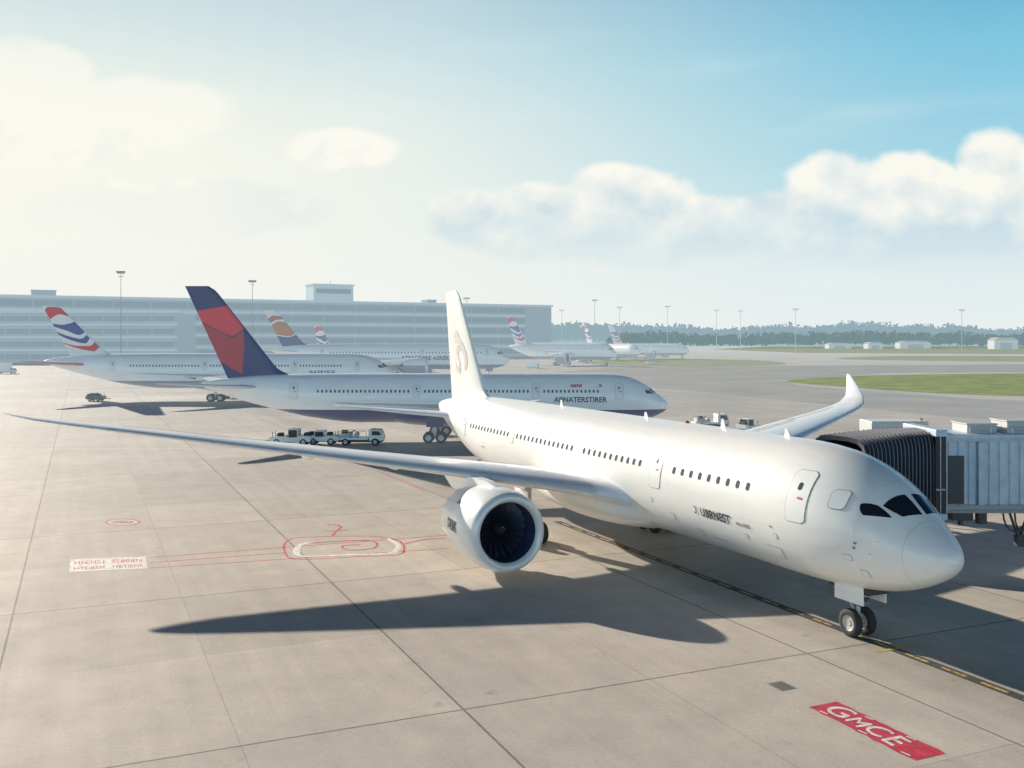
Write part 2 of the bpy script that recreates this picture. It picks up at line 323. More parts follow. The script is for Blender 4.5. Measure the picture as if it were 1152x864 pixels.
    if det:
        for s,h_ in ((9.5,.35),(14.5,.45),(22,.3),(33,.4)):
            b=MB(); z=fT(s); b.prism([(-s,z-.02),(-s-.45,z-.02),(-s-.38,z+h_),(-s-.2,z+h_)],-.02,.02); b.build('antenna',white,root)
        b=MB(); b.lathe((-18,0,8.08),(0,0,1),[(0,.12),(.08,.11),(.14,.02)],12); b.build('beacon',M_('red_lens',(.5,.02,.02),.2),root)
        for s,z in ((2.2,4.7),(2.45,4.2),(3.1,4.95)):
            p=skin(s,z,.0); q=skin(s,z,.14); b=MB(); b.cyl(p,q,.02,None,6); b.cyl(q,q+Vector((.25,0,0)),.015,.006,6); b.build('pitot_probe',ALU,root)
        for s,z,w,h in ((7.6,3.3,.9,.5),(12,3.0,1.1,.06),(3.4,3.9,.35,.22),(2.9,3.3,.3,.3),(7.2,4.1,.2,.2),(15.5,3.6,.3,.3),(9.4,3.7,.16,.16),(13.5,3.1,.5,.35),(17.2,4.2,.2,.2)):
            b=MB(); rr_patch(b,s,z,w+.03,h+.03,.03,.007,5); b.build('hatch_gap',seam,root)
            b=MB(); rr_patch(b,s,z,w,h,.03,.014,5); b.build('access_hatch',white,root)
        for s,z in ((3.0,4.55),(3.05,4.35),(7.4,4.5)):
            b=MB(); rr_patch(b,s,z,.14,.1,.04,.02,3); b.build('static_port',seam,root)
    return root

white_main=fus_mat('gloss_white_fuselage',(.86,.85,.825),(.74,.74,.74),1.2)
heading=math.atan2(-.9147,.4042)
faint=(.62,.585,.52)
def spiral(cu,cv,r0,r1,a0,a1,w,ku=1/6.2,kv=1/9.7):
    def f(a,c):
        th=a0+(a1-a0)*a; r=r0+(r1-r0)*a+(c-.5)*w*math.sin(PI*min(1,max(.03,a)))**.6
        return cu+r*math.cos(th)*ku,cv+r*math.sin(th)*kv
    return f
def ribbon(pts):
    us=[p[0] for p in pts]; lo=pchip(us,[p[1] for p in pts]); hi=pchip(us,[p[2] for p in pts])
    return lambda a,c:(us[0]+(us[-1]-us[0])*a, lo(us[0]+(us[-1]-us[0])*a)*(1-c)+hi(us[0]+(us[-1]-us[0])*a)*c)
def lin(pts):
    def f(a,c):
        u=pts[0][0]+(pts[-1][0]-pts[0][0])*a; i=0
        while i<len(pts)-2 and u>pts[i+1][0]: i+=1
        t=(u-pts[i][0])/(pts[i+1][0]-pts[i][0]); l=pts[i][1]+(pts[i+1][1]-pts[i][1])*t; h=pts[i][2]+(pts[i+1][2]-pts[i][2])*t
        return u,l*(1-c)+h*c
    return f
main=airliner(dict(label='large all white foreground airliner, its nose to the right beside the jet bridge',loc=(N0.x,N0.y,0),head=heading,fus=white_main,detail=1,
  windows=[(9.1,15.1,9),(18.4,24.8,11),(26.4,34.6,14),(36.2,43.6,13)],doors=[(5.9,1.12,2.1,6.0),(16.75,1.05,2.0,5.9),(35.4,.6,1.1,6.0),(45.3,.95,1.8,6.0),(4.0,.72,.72,6.12)],
  fin=(46.3,54.9,53.4,56.6,17.0),finmat=M_('white_fin',(.85,.84,.815),.35,coat=.3,var=.02),
  decals=[(spiral(.50,.40,1.5,1.3,1.0,4.2,.8),faint),(spiral(.48,.42,.7,.55,-1.4,2.6,.55),faint),(spiral(.50,.55,.7,.6,.3,3.2,.45),faint),(spiral(.62,.34,.7,.5,3.6,6.2,.4),faint),(spiral(.44,.29,.9,.7,-.6,1.0,.35),faint)],
  text=[('UBRNEST',.56,12.7,4.10,(.035,.04,.065),.014),('AN AIRES',.25,9.95,4.12,(.10,.10,.12),.002),('NARRES',.2,41,4.6,(.2,.2,.22),0)],
  wingcol=(.76,.79,.84)))
b=MB()
b.grid(lambda a,c: skin(13.15+(.05+.07*c)*math.cos(a*4.6+1)*1.1,4.32+(.13+.06*c)*math.sin(a*4.6+1),.03),16,2)
b.build('emblem',M_('emblem_ink',(.05,.05,.08)),main,False)

tail2=[(.6,49.0,6.0,6.3,.1,0),(1.6,50.4,5.0,6.4,.1,0),(8.6,58.2,2.2,7.1,.09,0),(9.3,59.6,.7,7.2,.09,0)]
dfus=fus_mat('white_fuselage_navy_belly',(.93,.93,.94),(.012,.035,.16),3.75,.06)
BRI=(.70,.02,.05); CRI=(.42,.012,.04)
airliner(dict(label='white airliner with dark blue and red tail fin parked side-on behind the foreground airliner',loc=(20,125,0),head=0,scale=(1.03,1,1.04),fus=dfus,haze=.06,
  windows=[(9,15.5,14),(17.5,30,26),(32,43,22)],doors=[(6.4,1.,1.9,6.),(16.5,.9,1.8,6.),(31,.8,1.5,6.),(46,1.,1.9,6.)],
  fin=(47.5,54.6,56.6,60,18.8),finmat=M_('navy_fin',(.015,.03,.15),.35,haze=.04),
  decals=[(lin([(0,.55,.79),(.45,.46,.765),(1,.62,.735)]),BRI),(lin([(.12,.50,.52),(.45,.26,.445),(.72,.06,.525),(1,.20,.605)]),CRI)],
  text=[('ABNATERSTIRER',.86,14.3,4.72,(.02,.035,.14),.025),('ccrnn',.62,12.3,6.5,(.55,.04,.07),.03),('n',.6,8.8,6.5,(.05,.1,.35),.03)],tail=tail2,wk=(.62,.85,.45,.8),wingcol=(.6,.63,.68),ey=7,es=17))
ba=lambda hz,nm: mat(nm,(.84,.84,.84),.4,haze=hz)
BR=(.66,.015,.035); BB=(.012,.04,.28)
def badec(): return [(ribbon([(0,.80,.97),(.35,.84,.985),(.7,.80,.98),(1,.74,.92)]),BR),(ribbon([(0,.50,.70),(.3,.44,.66),(.6,.52,.64),(1,.60,.66)]),BB),(ribbon([(.05,.38,.44),(.35,.28,.37),(.7,.34,.42),(1,.44,.50)]),BB),(ribbon([(0,.22,.31),(.3,.13,.23),(.6,.17,.23),(1,.27,.29)]),BR)]
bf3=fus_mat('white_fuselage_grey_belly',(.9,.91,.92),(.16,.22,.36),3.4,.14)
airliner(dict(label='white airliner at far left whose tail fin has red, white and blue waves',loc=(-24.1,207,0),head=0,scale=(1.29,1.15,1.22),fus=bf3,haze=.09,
  windows=[(9,15.5,14),(17.5,30,26),(32,43,22)],doors=[(6.4,.8,1.7,6.),(16.5,.8,1.6,6.),(31,.7,1.4,6.),(46,.8,1.7,6.)],
  fin=(47,53.5,55.7,58.4,16.3),finmat=ba(.1,'white_fin_left'),decals=badec(),text=[('BAERSRIE',1.,14,4.5,(.1,.12,.3),.02)],wk=(.5,.85,.3,.8),tailmat=M_('reddish_tailplane',(.5,.12,.12),.4,haze=.15)))
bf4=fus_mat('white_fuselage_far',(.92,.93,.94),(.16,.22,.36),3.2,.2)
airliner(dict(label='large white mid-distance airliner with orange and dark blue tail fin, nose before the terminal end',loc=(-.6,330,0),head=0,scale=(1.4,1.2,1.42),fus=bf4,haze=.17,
  windows=[(7,20,18),(22,43,28)],doors=[(5.6,.8,1.6,6.),(21,.8,1.6,6.),(45,.8,1.6,6.)],
  fin=(49,54.9,56.5,59.3,16),finmat=mat('white_fin_mid',(.75,.75,.75),.4,haze=.16),
  decals=[(ribbon([(0,.38,.68),(.4,.30,.70),(1,.34,.60)]),(.50,.16,.05)),(ribbon([(0,.04,.34),(.5,.0,.27),(1,.02,.31)]),(.03,.06,.2)),(ribbon([(0,.76,.84),(.5,.74,.86),(1,.66,.78)]),(.35,.1,.06))],
  text=[('ATRRSTHIEE AERERSIS',1.3,26,4.3,(.08,.09,.16),.04)],wk=(.5,.85,.3,.8)))
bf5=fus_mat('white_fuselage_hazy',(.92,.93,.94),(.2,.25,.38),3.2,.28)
gfar='airliners parked far across the apron'
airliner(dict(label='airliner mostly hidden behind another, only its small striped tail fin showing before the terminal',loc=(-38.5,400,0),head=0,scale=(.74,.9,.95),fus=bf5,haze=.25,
  windows=[(9,40,20)],doors=[(6,.8,1.6,6.)],fin=(46.3,54.6,53.3,57.5,19.5),finmat=ba(.25,'white_fin_hidden'),decals=badec(),wk=(.4,.85,.3,.8),group=gfar))
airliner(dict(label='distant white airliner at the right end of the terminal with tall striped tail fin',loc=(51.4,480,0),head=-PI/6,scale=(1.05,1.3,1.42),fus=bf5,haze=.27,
  windows=[(9,43,30)],doors=[(6,.8,1.6,6.),(45,.8,1.6,6.)],fin=(47.5,54.6,55.6,59.5,17.6),finmat=ba(.25,'white_fin_end'),decals=badec(),wk=(.6,.85,.5,.8),group=gfar))
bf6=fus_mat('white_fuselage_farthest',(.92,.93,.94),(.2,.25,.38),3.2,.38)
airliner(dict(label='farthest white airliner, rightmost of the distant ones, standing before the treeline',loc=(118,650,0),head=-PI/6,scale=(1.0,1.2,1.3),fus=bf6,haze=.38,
  windows=[(9,43,24)],doors=[(6,.8,1.6,6.)],fin=(47.5,54.6,55.6,59.5,17.8),finmat=ba(.38,'white_fin_farthest'),decals=badec()[1:],wk=(.6,.85,.5,.8),group=gfar))
airliner(dict(label='distant white airliner turned toward the camera between the two other far airliners',loc=(77,590,0),head=-PI*.32,scale=(.95,1.1,1.3),fus=bf6,haze=.36,
  windows=[(9,43,24)],doors=[(6,.8,1.6,6.)],fin=(47.5,54.6,55.6,59.5,17.4),finmat=ba(.35,'white_fin_turned'),decals=badec()[:3],wk=(.6,.85,.5,.8),group=gfar))

# ------------------------------------------------------------ ground
def ground_mat():
    m=bpy.data.materials.new('concrete_apron'); m.use_nodes=True; nt=m.node_tree; N=nt.nodes; L=nt.links; p=N['Principled BSDF']; out=N['Material Output']
    geo=N.new('ShaderNodeNewGeometry'); P=geo.outputs['Position']
    def MM(op,a,b=None,c=None,cl=False):
        n=N.new('ShaderNodeMath'); n.operation=op; n.use_clamp=cl
        for i,q in enumerate((a,b,c)):
            if q is None: continue
            if isinstance(q,(int,float)): n.inputs[i].default_value=q
            else: L.new(q,n.inputs[i])
        return n.outputs[0]
    def dot(v):
        n=N.new('ShaderNodeVectorMath'); n.operation='DOT_PRODUCT'; L.new(P,n.inputs[0]); n.inputs[1].default_value=v; return n.outputs['Value']
    def noise(vec,sc,det=6,ro=.6):
        n=N.new('ShaderNodeTexNoise'); n.inputs['Scale'].default_value=sc; n.inputs['Detail'].default_value=det; n.inputs['Roughness'].default_value=ro; L.new(vec,n.inputs['Vector']); return n.outputs['Fac']
    l=dot(tuple(RT)); t=dot(tuple(AX)); sp=N.new('ShaderNodeSeparateXYZ'); L.new(P,sp.inputs[0]); Y=sp.outputs[1]
    a=MM('DIVIDE',MM('ADD',l,11.98),7.4); b=MM('DIVIDE',MM('SUBTRACT',t,31.2),9.6)
    def joint(x,w,period=1.):
        f=MM('FRACT',MM('DIVIDE',x,period)); d=MM('MINIMUM',f,MM('SUBTRACT',1.,f)); return MM('LESS_THAN',d,w/period)
    wob=MM('MULTIPLY',MM('SUBTRACT',noise(P,3.,4),.5),.006)
    ja=MM('MAXIMUM',MM('MULTIPLY',joint(MM('ADD',a,wob),.0032),.3),MM('MULTIPLY',joint(MM('ADD',a,wob),.006,2.),.75))
    jb=MM('MAXIMUM',MM('MULTIPLY',joint(MM('ADD',b,wob),.0026),.3),MM('MULTIPLY',joint(MM('ADD',b,wob),.005,2.),.75))
    J=MM('MAXIMUM',ja,jb)
    cb=N.new('ShaderNodeCombineXYZ'); L.new(MM('FLOOR',a),cb.inputs[0]); L.new(MM('FLOOR',b),cb.inputs[1])
    wn=N.new('ShaderNodeTexWhiteNoise'); wn.noise_dimensions='2D'; L.new(cb.outputs[0],wn.inputs['Vector'])
    slab=MM('MULTIPLY_ADD',wn.outputs['Value'],.14,.93)
    big=MM('MULTIPLY_ADD',noise(P,.035,5),.5,.75); med=MM('MULTIPLY_ADD',noise(P,.4,8,.7),.55,.725); fine=MM('MULTIPLY_ADD',noise(P,7.,6,.75),.6,.70)
    cs=N.new('ShaderNodeCombineXYZ'); L.new(MM('MULTIPLY',l,1.1),cs.inputs[0]); L.new(MM('MULTIPLY',t,.035),cs.inputs[1])
    st=MM('MULTIPLY_ADD',noise(cs.outputs[0],1.,6),.34,.83)
    spot=MM('SUBTRACT',1.,MM('MULTIPLY',MM('MULTIPLY',MM('SUBTRACT',noise(P,.9,3,.5),.66,None,True),6.,None,True),.35))
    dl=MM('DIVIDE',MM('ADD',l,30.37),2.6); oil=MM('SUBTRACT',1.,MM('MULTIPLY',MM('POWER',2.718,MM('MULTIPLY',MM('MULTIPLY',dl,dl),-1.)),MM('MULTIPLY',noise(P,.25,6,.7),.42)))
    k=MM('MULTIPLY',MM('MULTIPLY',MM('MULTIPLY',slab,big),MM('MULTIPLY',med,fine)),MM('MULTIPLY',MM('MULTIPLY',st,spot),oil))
    k=MM('MULTIPLY',k,MM('SUBTRACT',1.,MM('MULTIPLY',J,.75)))
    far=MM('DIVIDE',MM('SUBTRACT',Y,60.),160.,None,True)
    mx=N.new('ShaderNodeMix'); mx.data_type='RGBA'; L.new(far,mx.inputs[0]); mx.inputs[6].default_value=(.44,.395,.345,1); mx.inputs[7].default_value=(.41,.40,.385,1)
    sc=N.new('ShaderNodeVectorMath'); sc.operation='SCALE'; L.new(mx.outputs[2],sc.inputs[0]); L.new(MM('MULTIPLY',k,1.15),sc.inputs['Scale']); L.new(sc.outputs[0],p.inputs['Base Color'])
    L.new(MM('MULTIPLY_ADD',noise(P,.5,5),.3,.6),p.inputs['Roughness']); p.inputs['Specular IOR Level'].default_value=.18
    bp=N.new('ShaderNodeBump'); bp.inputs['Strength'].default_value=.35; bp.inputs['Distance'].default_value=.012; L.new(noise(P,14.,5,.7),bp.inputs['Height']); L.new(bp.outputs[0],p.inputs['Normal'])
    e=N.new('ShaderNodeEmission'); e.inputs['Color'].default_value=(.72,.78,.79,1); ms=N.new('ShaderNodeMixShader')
    hz=MM('SUBTRACT',1.,MM('POWER',2.718,MM('DIVIDE',MM('SUBTRACT',Y,60.),-1700.)),None,True)  # distance haze painted onto the ground as emission, growing with Y
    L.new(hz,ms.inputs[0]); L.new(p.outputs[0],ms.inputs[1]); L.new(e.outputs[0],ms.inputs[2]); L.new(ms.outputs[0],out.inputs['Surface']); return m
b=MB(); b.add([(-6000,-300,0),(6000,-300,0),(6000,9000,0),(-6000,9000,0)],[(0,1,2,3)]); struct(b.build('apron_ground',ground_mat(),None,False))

def sheet(name,pts,m,z=.004):
    b=MB(); b.add([(p[0],p[1],z) for p in pts],[tuple(range(len(pts)))]); return struct(b.build(name,m,None,False))
GR=[mat('grass_near',(.19,.25,.035),.9,haze=.06,var=.4,scale=.12),mat('grass_far',(.17,.22,.05),.9,haze=.22,var=.3,scale=.05)]
def blob(pts,n=6):
    out=[]
    m=len(pts)
    for i in range(m):
        p0,p1,p2,p3=[pts[(i+k-1)%m] for k in range(4)]
        for j in range(n):
            t=j/n; out.append(.5*((2*p1)+(-p0+p2)*t+(2*p0-5*p1+4*p2-p3)*t*t+(-p0+3*p1-3*p2+p3)*t**3))
    return out
sheet('grass_verge',blob([g(884,429),g(925,425),g(1000,422),g(1180,420),g(1400,419),g(1500,450),g(1190,446.5),g(1050,442),g(950,435)]),GR[0],.04)
sheet('grass_strip',blob([g(655,407),g(720,403.5),g(840,405),g(885,409),g(840,411.5),g(720,412)]),GR[1],.06)
sheet('grass_strip',blob([g(945,404),g(1010,400.5),g(1180,401),g(1300,404),g(1180,407)]),GR[1],.06)
sheet('grass_field',[g(800,393),g(860,390),g(1400,389),g(1500,398),g(1150,398.5),g(900,397)],GR[1],.10)
TW=mat('taxiway_asphalt',(.29,.29,.285),.85,haze=.14,var=.18,scale=.06)
sheet('taxiway',[g(560,424),g(700,413),g(1400,408),g(1400,417),g(1000,419.5),g(880,428),g(900,434),g(1100,449),g(1400,460),g(1400,500),g(1000,462),g(780,440)],TW,.012)
def worn(name,col,thr=.42):
    m=mat(name,col,.75,var=.3,scale=3.); nt=m.node_tree; N=nt.nodes; L=nt.links
    tc=N.new('ShaderNodeTexCoord'); no=N.new('ShaderNodeTexNoise'); no.inputs['Scale'].default_value=5.; no.inputs['Detail'].default_value=8; no.inputs['Roughness'].default_value=.75
    L.new(tc.outputs['Object'],no.inputs['Vector']); mr=N.new('ShaderNodeMapRange'); mr.inputs['From Min'].default_value=thr-.08; mr.inputs['From Max'].default_value=thr+.04; L.new(no.outputs['Fac'],mr.inputs['Value']); L.new(mr.outputs['Result'],N['Principled BSDF'].inputs['Alpha']); return m
YL=worn('yellow_marking',(.52,.35,.09),.45); BK=worn('black_marking',(.06,.06,.06),.40); WH=worn('white_marking',(.70,.67,.64),.35); RD=worn('red_marking',(.54,.035,.075),.36)
def strip(name,p,q,w,m,z):
    d=(q-p); d.z=0; n=Vector((-d.y,d.x,0)).normalized()*w/2; return sheet(name,[p-n,q-n,q+n,p+n],m,z)
def path(name,pts,w,m,z,closed=False,sub=5):
    P=[]; n=len(pts)
    for i in range(n if closed else n-1):
        p0,p1,p2,p3=[pts[(i+k-1)%n] if closed else pts[min(max(i+k-1,0),n-1)] for k in range(4)]
        for j in range(sub):
            t=j/sub; P.append(.5*((2*p1)+(-p0+p2)*t+(2*p0-5*p1+4*p2-p3)*t*t+(-p0+3*p1-3*p2+p3)*t**3) if sub>1 else p1.copy())
    if not closed: P.append(pts[-1])
    A=[];B=[]
    for i,p in enumerate(P):
        a=P[i-1] if (i or closed) else p; c=P[(i+1)%len(P)] if (i<len(P)-1 or closed) else p; d=(c-a); d.z=0
        nn_=Vector((-d.y,d.x,0)).normalized(); ww=w*(.8+.4*random.random())/2; A.append(p+nn_*ww); B.append(p-nn_*ww)
    k=len(P); b=MB(); b.add([(q.x,q.y,z) for q in A+B],[(i,(i+1)%k,(i+1)%k+k,i+k) for i in range(k if closed else k-1)]); struct(b.build(name,m,None,False))
strip('lead_in_line_border',N0-AX*14,N0+AX*34,.55,BK,.004)
for k in range(26): 
    s=-13+k*1.8; strip('lead_in_line_dash',N0+AX*s,N0+AX*(s+1.15),.17,YL,.008)
strip('stop_bar',N0+AX*3.2+RT*1.0,N0+AX*3.2-RT*1.0,.2,YL,.008)
strip('apron_line',g(-40,505.5),g(232,505),.35,WH,.008)
strip('apron_line',g(250,505),g(470,507),.2,WH,.008)
strip('taxi_line',g(600,418),g(900,404),.8,YL,.02)
strip('taxi_line',g(640,436),g(1150,461),.4,YL,.02)
def red_panel():
    f=-AX; r=-RT
    c=(g(908,796)+g(1025,853)+g(1067,846)+g(945,792))/4; pts=[]
    for k in range(15): pts.append(c+f*(-2.35+4.7*k/14)+r*(.64+random.uniform(-.05,.05)))
    for k in range(15): pts.append(c+f*(2.35-4.7*k/14)-r*(.64+random.uniform(-.05,.05)))
    sheet('red_stand_marking',pts,RD,.004)
    x=-2.0
    for ch,sz,up,ro in (('G',1.25,-.40,.10),('M',.9,-.30,-.10),('C',1.1,-.38,.05),('E',1.15,-.40,-.06)):
        vs,fs,w=text_geo(ch,sz,0.)
        mx_=min(v.x for v in vs); f2=f*math.cos(ro)+r*math.sin(ro); r2=r*math.cos(ro)-f*math.sin(ro); o=c+f*(x-mx_)+r*up
        for dx,dy,mm,zz in ((.0,.0,WH,.008),(.05,-.04,WH,.0085)):
            b=MB(); b.add([(o+f2*(v.x*1.12+dx)+r2*(v.y+dy)).to_tuple()[:2]+(zz+.002*(dx>0),) for v in vs],fs); struct(b.build('apron_lettering',mm,None,False))
        x+=(w-mx_)*1.12+.15
    for i in range(5):
        a=c+f*(-1.9+i*.9+.1*(i%2))+r*(.5 if i%2 else -.55); strip('white_paint_stroke',a,a+f*.35+r*.04,.07,WH,.014)
red_panel()
p0=g(78,643.5); p1=g(166,639.5); p2=g(164,626); p3=g(79,629.5)
sheet('white_stand_marking',[p0,p1,p2,p3],WH,.004)
ex=(p1-p0); ey_=(p3-p0)
for t_,u0,u1,v0,v1 in (('HFEHS1',.05,.45,.55,.85),('HTEIBEH',.05,.45,.14,.38),('SE8B8N',.55,.95,.55,.85),('HBTIEHF',.55,.95,.14,.38)):
    vs,fs,w=text_geo(t_,1.,.0)
    b=MB(); b.add([(p0+ex*(u0+(u1-u0)*v.x/w)+ey_*(v0+(v1-v0)*v.y/.72)).to_tuple()[:2]+(.008,) for v in vs],fs); struct(b.build('apron_lettering',RD,None,False))
for (a,c,d,e) in ((168,627,505,602),(168,639,505,617),(168,633,320,622)):
    strip('red_stand_line',g(a,c),g(d,e),.12,RD,.004)
G_=lambda L_: [g(a,b_) for a,b_ in L_]
path('red_stand_outline',G_([(330,605.5),(320,612),(321,622),(330,629),(365,628.5),(405,626),(447,624.5),(455,618),(450,609),(428,604),(395,603),(355,604)]),.14,RD,.004,True,2)
path('white_stand_outline',G_([(436,606),(448,613),(444,621),(425,623.5),(385,624.5),(350,626),(334,624),(336,614),(348,610)]),.36,WH,.008,False,2)
path('red_stand_outline',G_([(352,611),(380,609),(412,608),(424,611),(420,617),(392,619),(385,614),(405,613)]),.13,RD,.012,False,2)
path('red_stand_line',G_([(374,603),(378,598),(384,593),(376,590),(368,591)]),.16,RD,.004,False,2)
path('red_stand_line',G_([(366,597),(380,597.5),(392,596)]),.13,RD,.008)
path('red_stand_line',G_([(455,612),(478,607),(500,606)]),.10,RD,.012)
def ell(px,py,rx,ry,k=14): return [g(px+rx*math.cos(2*PI*i/k),py+ry*math.sin(2*PI*i/k)) for i in range(k)]
path('red_oval_marking',ell(138,587.4,19,3.6),.16,RD,.004,True,3)
path('white_oval_marking',ell(138,587.4,15,2.5),.12,WH,.004,True,3)
oc=g(138,587.4); vs,fs,w=text_geo('NO3',1.,.02); b=MB(); b.add([(oc.x+(-.65+1.3*v.x/w),oc.y-.32+v.y*.9,.008) for v in vs],fs); struct(b.build('apron_lettering',RD,None,False))
strip('red_stand_line',g(425,530),g(478,552),.15,RD,.004)
p=g(880,772); b=MB()
for k in range(7): q=p+AX*(-.35+k*.11); b.add([q+RT*.3+Vector((0,0,.01)),q-RT*.3+Vector((0,0,.01)),q-RT*.3+AX*.06+Vector((0,0,.01)),q+RT*.3+AX*.06+Vector((0,0,.01))],[(0,1,2,3)])
q=p+AX*.05; b.add([q+RT*.36-AX*.45+Vector((0,0,.005)),q-RT*.36-AX*.45+Vector((0,0,.005)),q-RT*.36+AX*.42+Vector((0,0,.005)),q+RT*.36+AX*.42+Vector((0,0,.005))],[(0,1,2,3)])
b.mi=[0]*7+[1]
tag(b.build('drain_cover',[M_('cast_iron',(.14,.14,.14),.6),M_('drain_frame',(.30,.29,.27),.7)],None,False),'small grey grated drain cover in the concrete near the red panel','drain')

# ------------------------------------------------------------ jet bridge
BG=M_('bridge_panel',(.44,.52,.62),.5,.1,var=.12); BD=M_('bridge_dark',(.05,.055,.065),.5,.3); BL=M_('bellows_rubber',(.055,.065,.09),.75); BR_=M_('bellows_hoop',(.13,.15,.19),.7); BW=M_('bridge_roof',(.46,.47,.48),.6)
jb=thing('jet_bridge','grey ribbed passenger boarding bridge at the right edge with black bellows against the airliner','jet bridge',(20.4,47.6,0))
ox,oy=20.4,47.6
c0=N0+AX*8.9-RT*2.35; c1=Vector((19.75,47.6,0)); R=[]
nn=36
def bloop(t,o):
    c=c0.lerp(c1,t); wd=AX.lerp(Vector((0,1,0)),t).normalized(); w=1.75+(1.85-1.75)*t; zt=8.1+.2*min(1,t*1.6); zb=4.35
    loop=[]
    for a,zz in ((-1,zb),(-1,zb+1.3),(-1,zb+2.2),(-1,zt-1.1),(-.97,zt-.6),(-.88,zt-.26),(-.7,zt-.07),(-.35,zt),(.35,zt),(.7,zt-.07),(.88,zt-.26),(.97,zt-.6),(1,zt-1.1),(1,zb+2.2),(1,zb+1.3),(1,zb)):
        p=c+wd*(a*(w-o)); loop.append(Vector((p.x-ox,p.y-oy,zz-(o if zz>zt-1.2 else 0))))
    return loop
for k in range(nn+1): R.append(bloop(k/nn,.24*(k%2)))
b=MB(); b.rings(R,False,False); bel=b.build('bellows',BL,jb,False)
for k in range(0,nn+1,2):
    t=k/nn; dt=.12/nn*2; b=MB(); b.rings([bloop(max(0,t-dt),-.03),bloop(min(1,t+dt),-.03)],False,False,False); b.build('bellows_hoop',BR_,bel,False)
b=MB(); b.box(-.6,-.05,-1.95,1.95,4.2,4.5); b.box(-.6,-.05,-1.95,1.95,8.1,8.42); b.box(-.12,-.05,-1.95,-1.75,4.5,8.1); b.box(-.6,-.05,1.75,1.95,4.5,8.1); b.build('bridge_cab',BG,jb,False,bevel=.03)
b=MB(); b.box(-.6,-.14,-1.9,-1.85,4.5,8.1); b.build('cab_window',M_('cab_glass',(.015,.018,.025),.15),jb,False)
b=MB(); b.box(-.4,-.36,-1.94,-1.9,4.5,8.1); b.box(-.6,-.14,-1.94,-1.9,5.6,5.66); b.build('cab_window_bar',BG,jb,False)
b=MB(); b.box(.02,.75,-1.86,-1.80,4.95,7.2); b.build('service_door',BD,jb,False)
def corr(y,sgn,x0,x1,z0,z1,p=.48,d=.06):
    pts=[]; x=x0
    while x<x1:
        for dx,o in ((0,0),(.08,0),(.12,1),(.44,1)): pts.append((x+dx,y+sgn*d*o))
        x+=p
    vs=[(a,c,z0) for a,c in pts]+[(a,c,z1) for a,c in pts]; n=len(pts); return vs,[(i,i+1,n+i+1,n+i) for i in range(n-1)]
b=MB(); b.add(*corr(-1.7,-1,-.05,24,4.9,7.85)); b.add(*corr(1.7,1,-.05,24,4.9,7.85)); b.build('tunnel_wall',BG,jb,False)
b=MB(); b.box(-.04,24,-1.84,1.84,7.85,8.2); b.box(-.04,24,-1.9,-1.84,7.9,8.0); b.build('tunnel_roof',BG,jb,False,bevel=.03)
b=MB(); b.box(-.04,24,-1.82,1.82,4.5,4.9); b.box(-.04,24,-1.9,-1.82,4.55,4.65); b.build('tunnel_floor',M_('bridge_floor',(.3,.32,.35),.5,.2),jb,False,bevel=.03)
for x in (1.4,4.9,9.8): 
    b=MB(); b.box(x,x+.22,-1.95,-1.8,4.9,7.85); b.build('tunnel_frame',BG,jb,False,bevel=.02)
for x0,x1,y0,h_ in ((1.2,2.6,-1.2,.40),(3.0,5.6,-1.4,.55),(6.2,7.4,-1.2,.45),(7.8,11,-1.3,.55)):
    b=MB(); b.box(x0,x1,y0,y0+1.6,8.2,8.2+h_); b.box(x0-.05,x1+.05,y0-.05,y0+1.65,8.2+h_,8.26+h_)
    for q in range(5): b.box(x0+.15,x1-.15,y0-.03,y0,8.28+q*.06,8.31+q*.06)
    b.build('air_conditioner',BW,jb,False,bevel=.02)
b=MB(); b.cyl((1,-1.9,8.5),(11,-1.9,8.5),.025); 
for x in range(1,12): b.cyl((x,-1.9,8.2),(x,-1.9,8.5),.02)
b.build('roof_rail',BG,jb,False)
b=MB(); b.box(.5,1.5,-1.2,-.2,4.05,4.5); b.box(1.7,2.1,-1.3,-.9,3.9,4.5); b.cyl((1.1,-.7,4.05),(1.1,-.7,3.75),.12); b.build('floodlight_box',BD,jb,False,bevel=.02)
b=MB()
for k in range(8):
    a=PI*k/8; a2=PI*(k+1)/8
    b.cyl((3.3+.55*math.cos(a),-1.5,4.5-.9*math.sin(a)),(3.3+.55*math.cos(a2),-1.5,4.5-.9*math.sin(a2)),.045,None,8); b.cyl((3.9+.5*math.cos(a),-1.3,4.5-1.2*math.sin(a)),(3.9+.5*math.cos(a2),-1.3,4.5-1.2*math.sin(a2)),.045,None,8)
b.cyl((3.1,-1.4,4.5),(3.5,-1.4,3.3),.06); b.cyl((4.,-1.4,4.5),(3.6,-1.4,3.3),.06); b.box(3.4,3.75,-1.6,-1.2,2.9,3.4); b.build('cable_loop',BD,jb,False)
col=MB(); 
for yy in (-1.3,1.3): col.cyl((6.6,yy,.9),(6.6,yy,4.5),.22)
col.box(6.2,7.,-1.7,1.7,.7,1.05); cg=col.build('drive_column',BD,jb,False)
for yy in (-1.35,1.35):
    b=MB(); wheel(b,(6.6,yy,.55),.55,.4); b.build('wheel',[TYRE,HUB],cg)

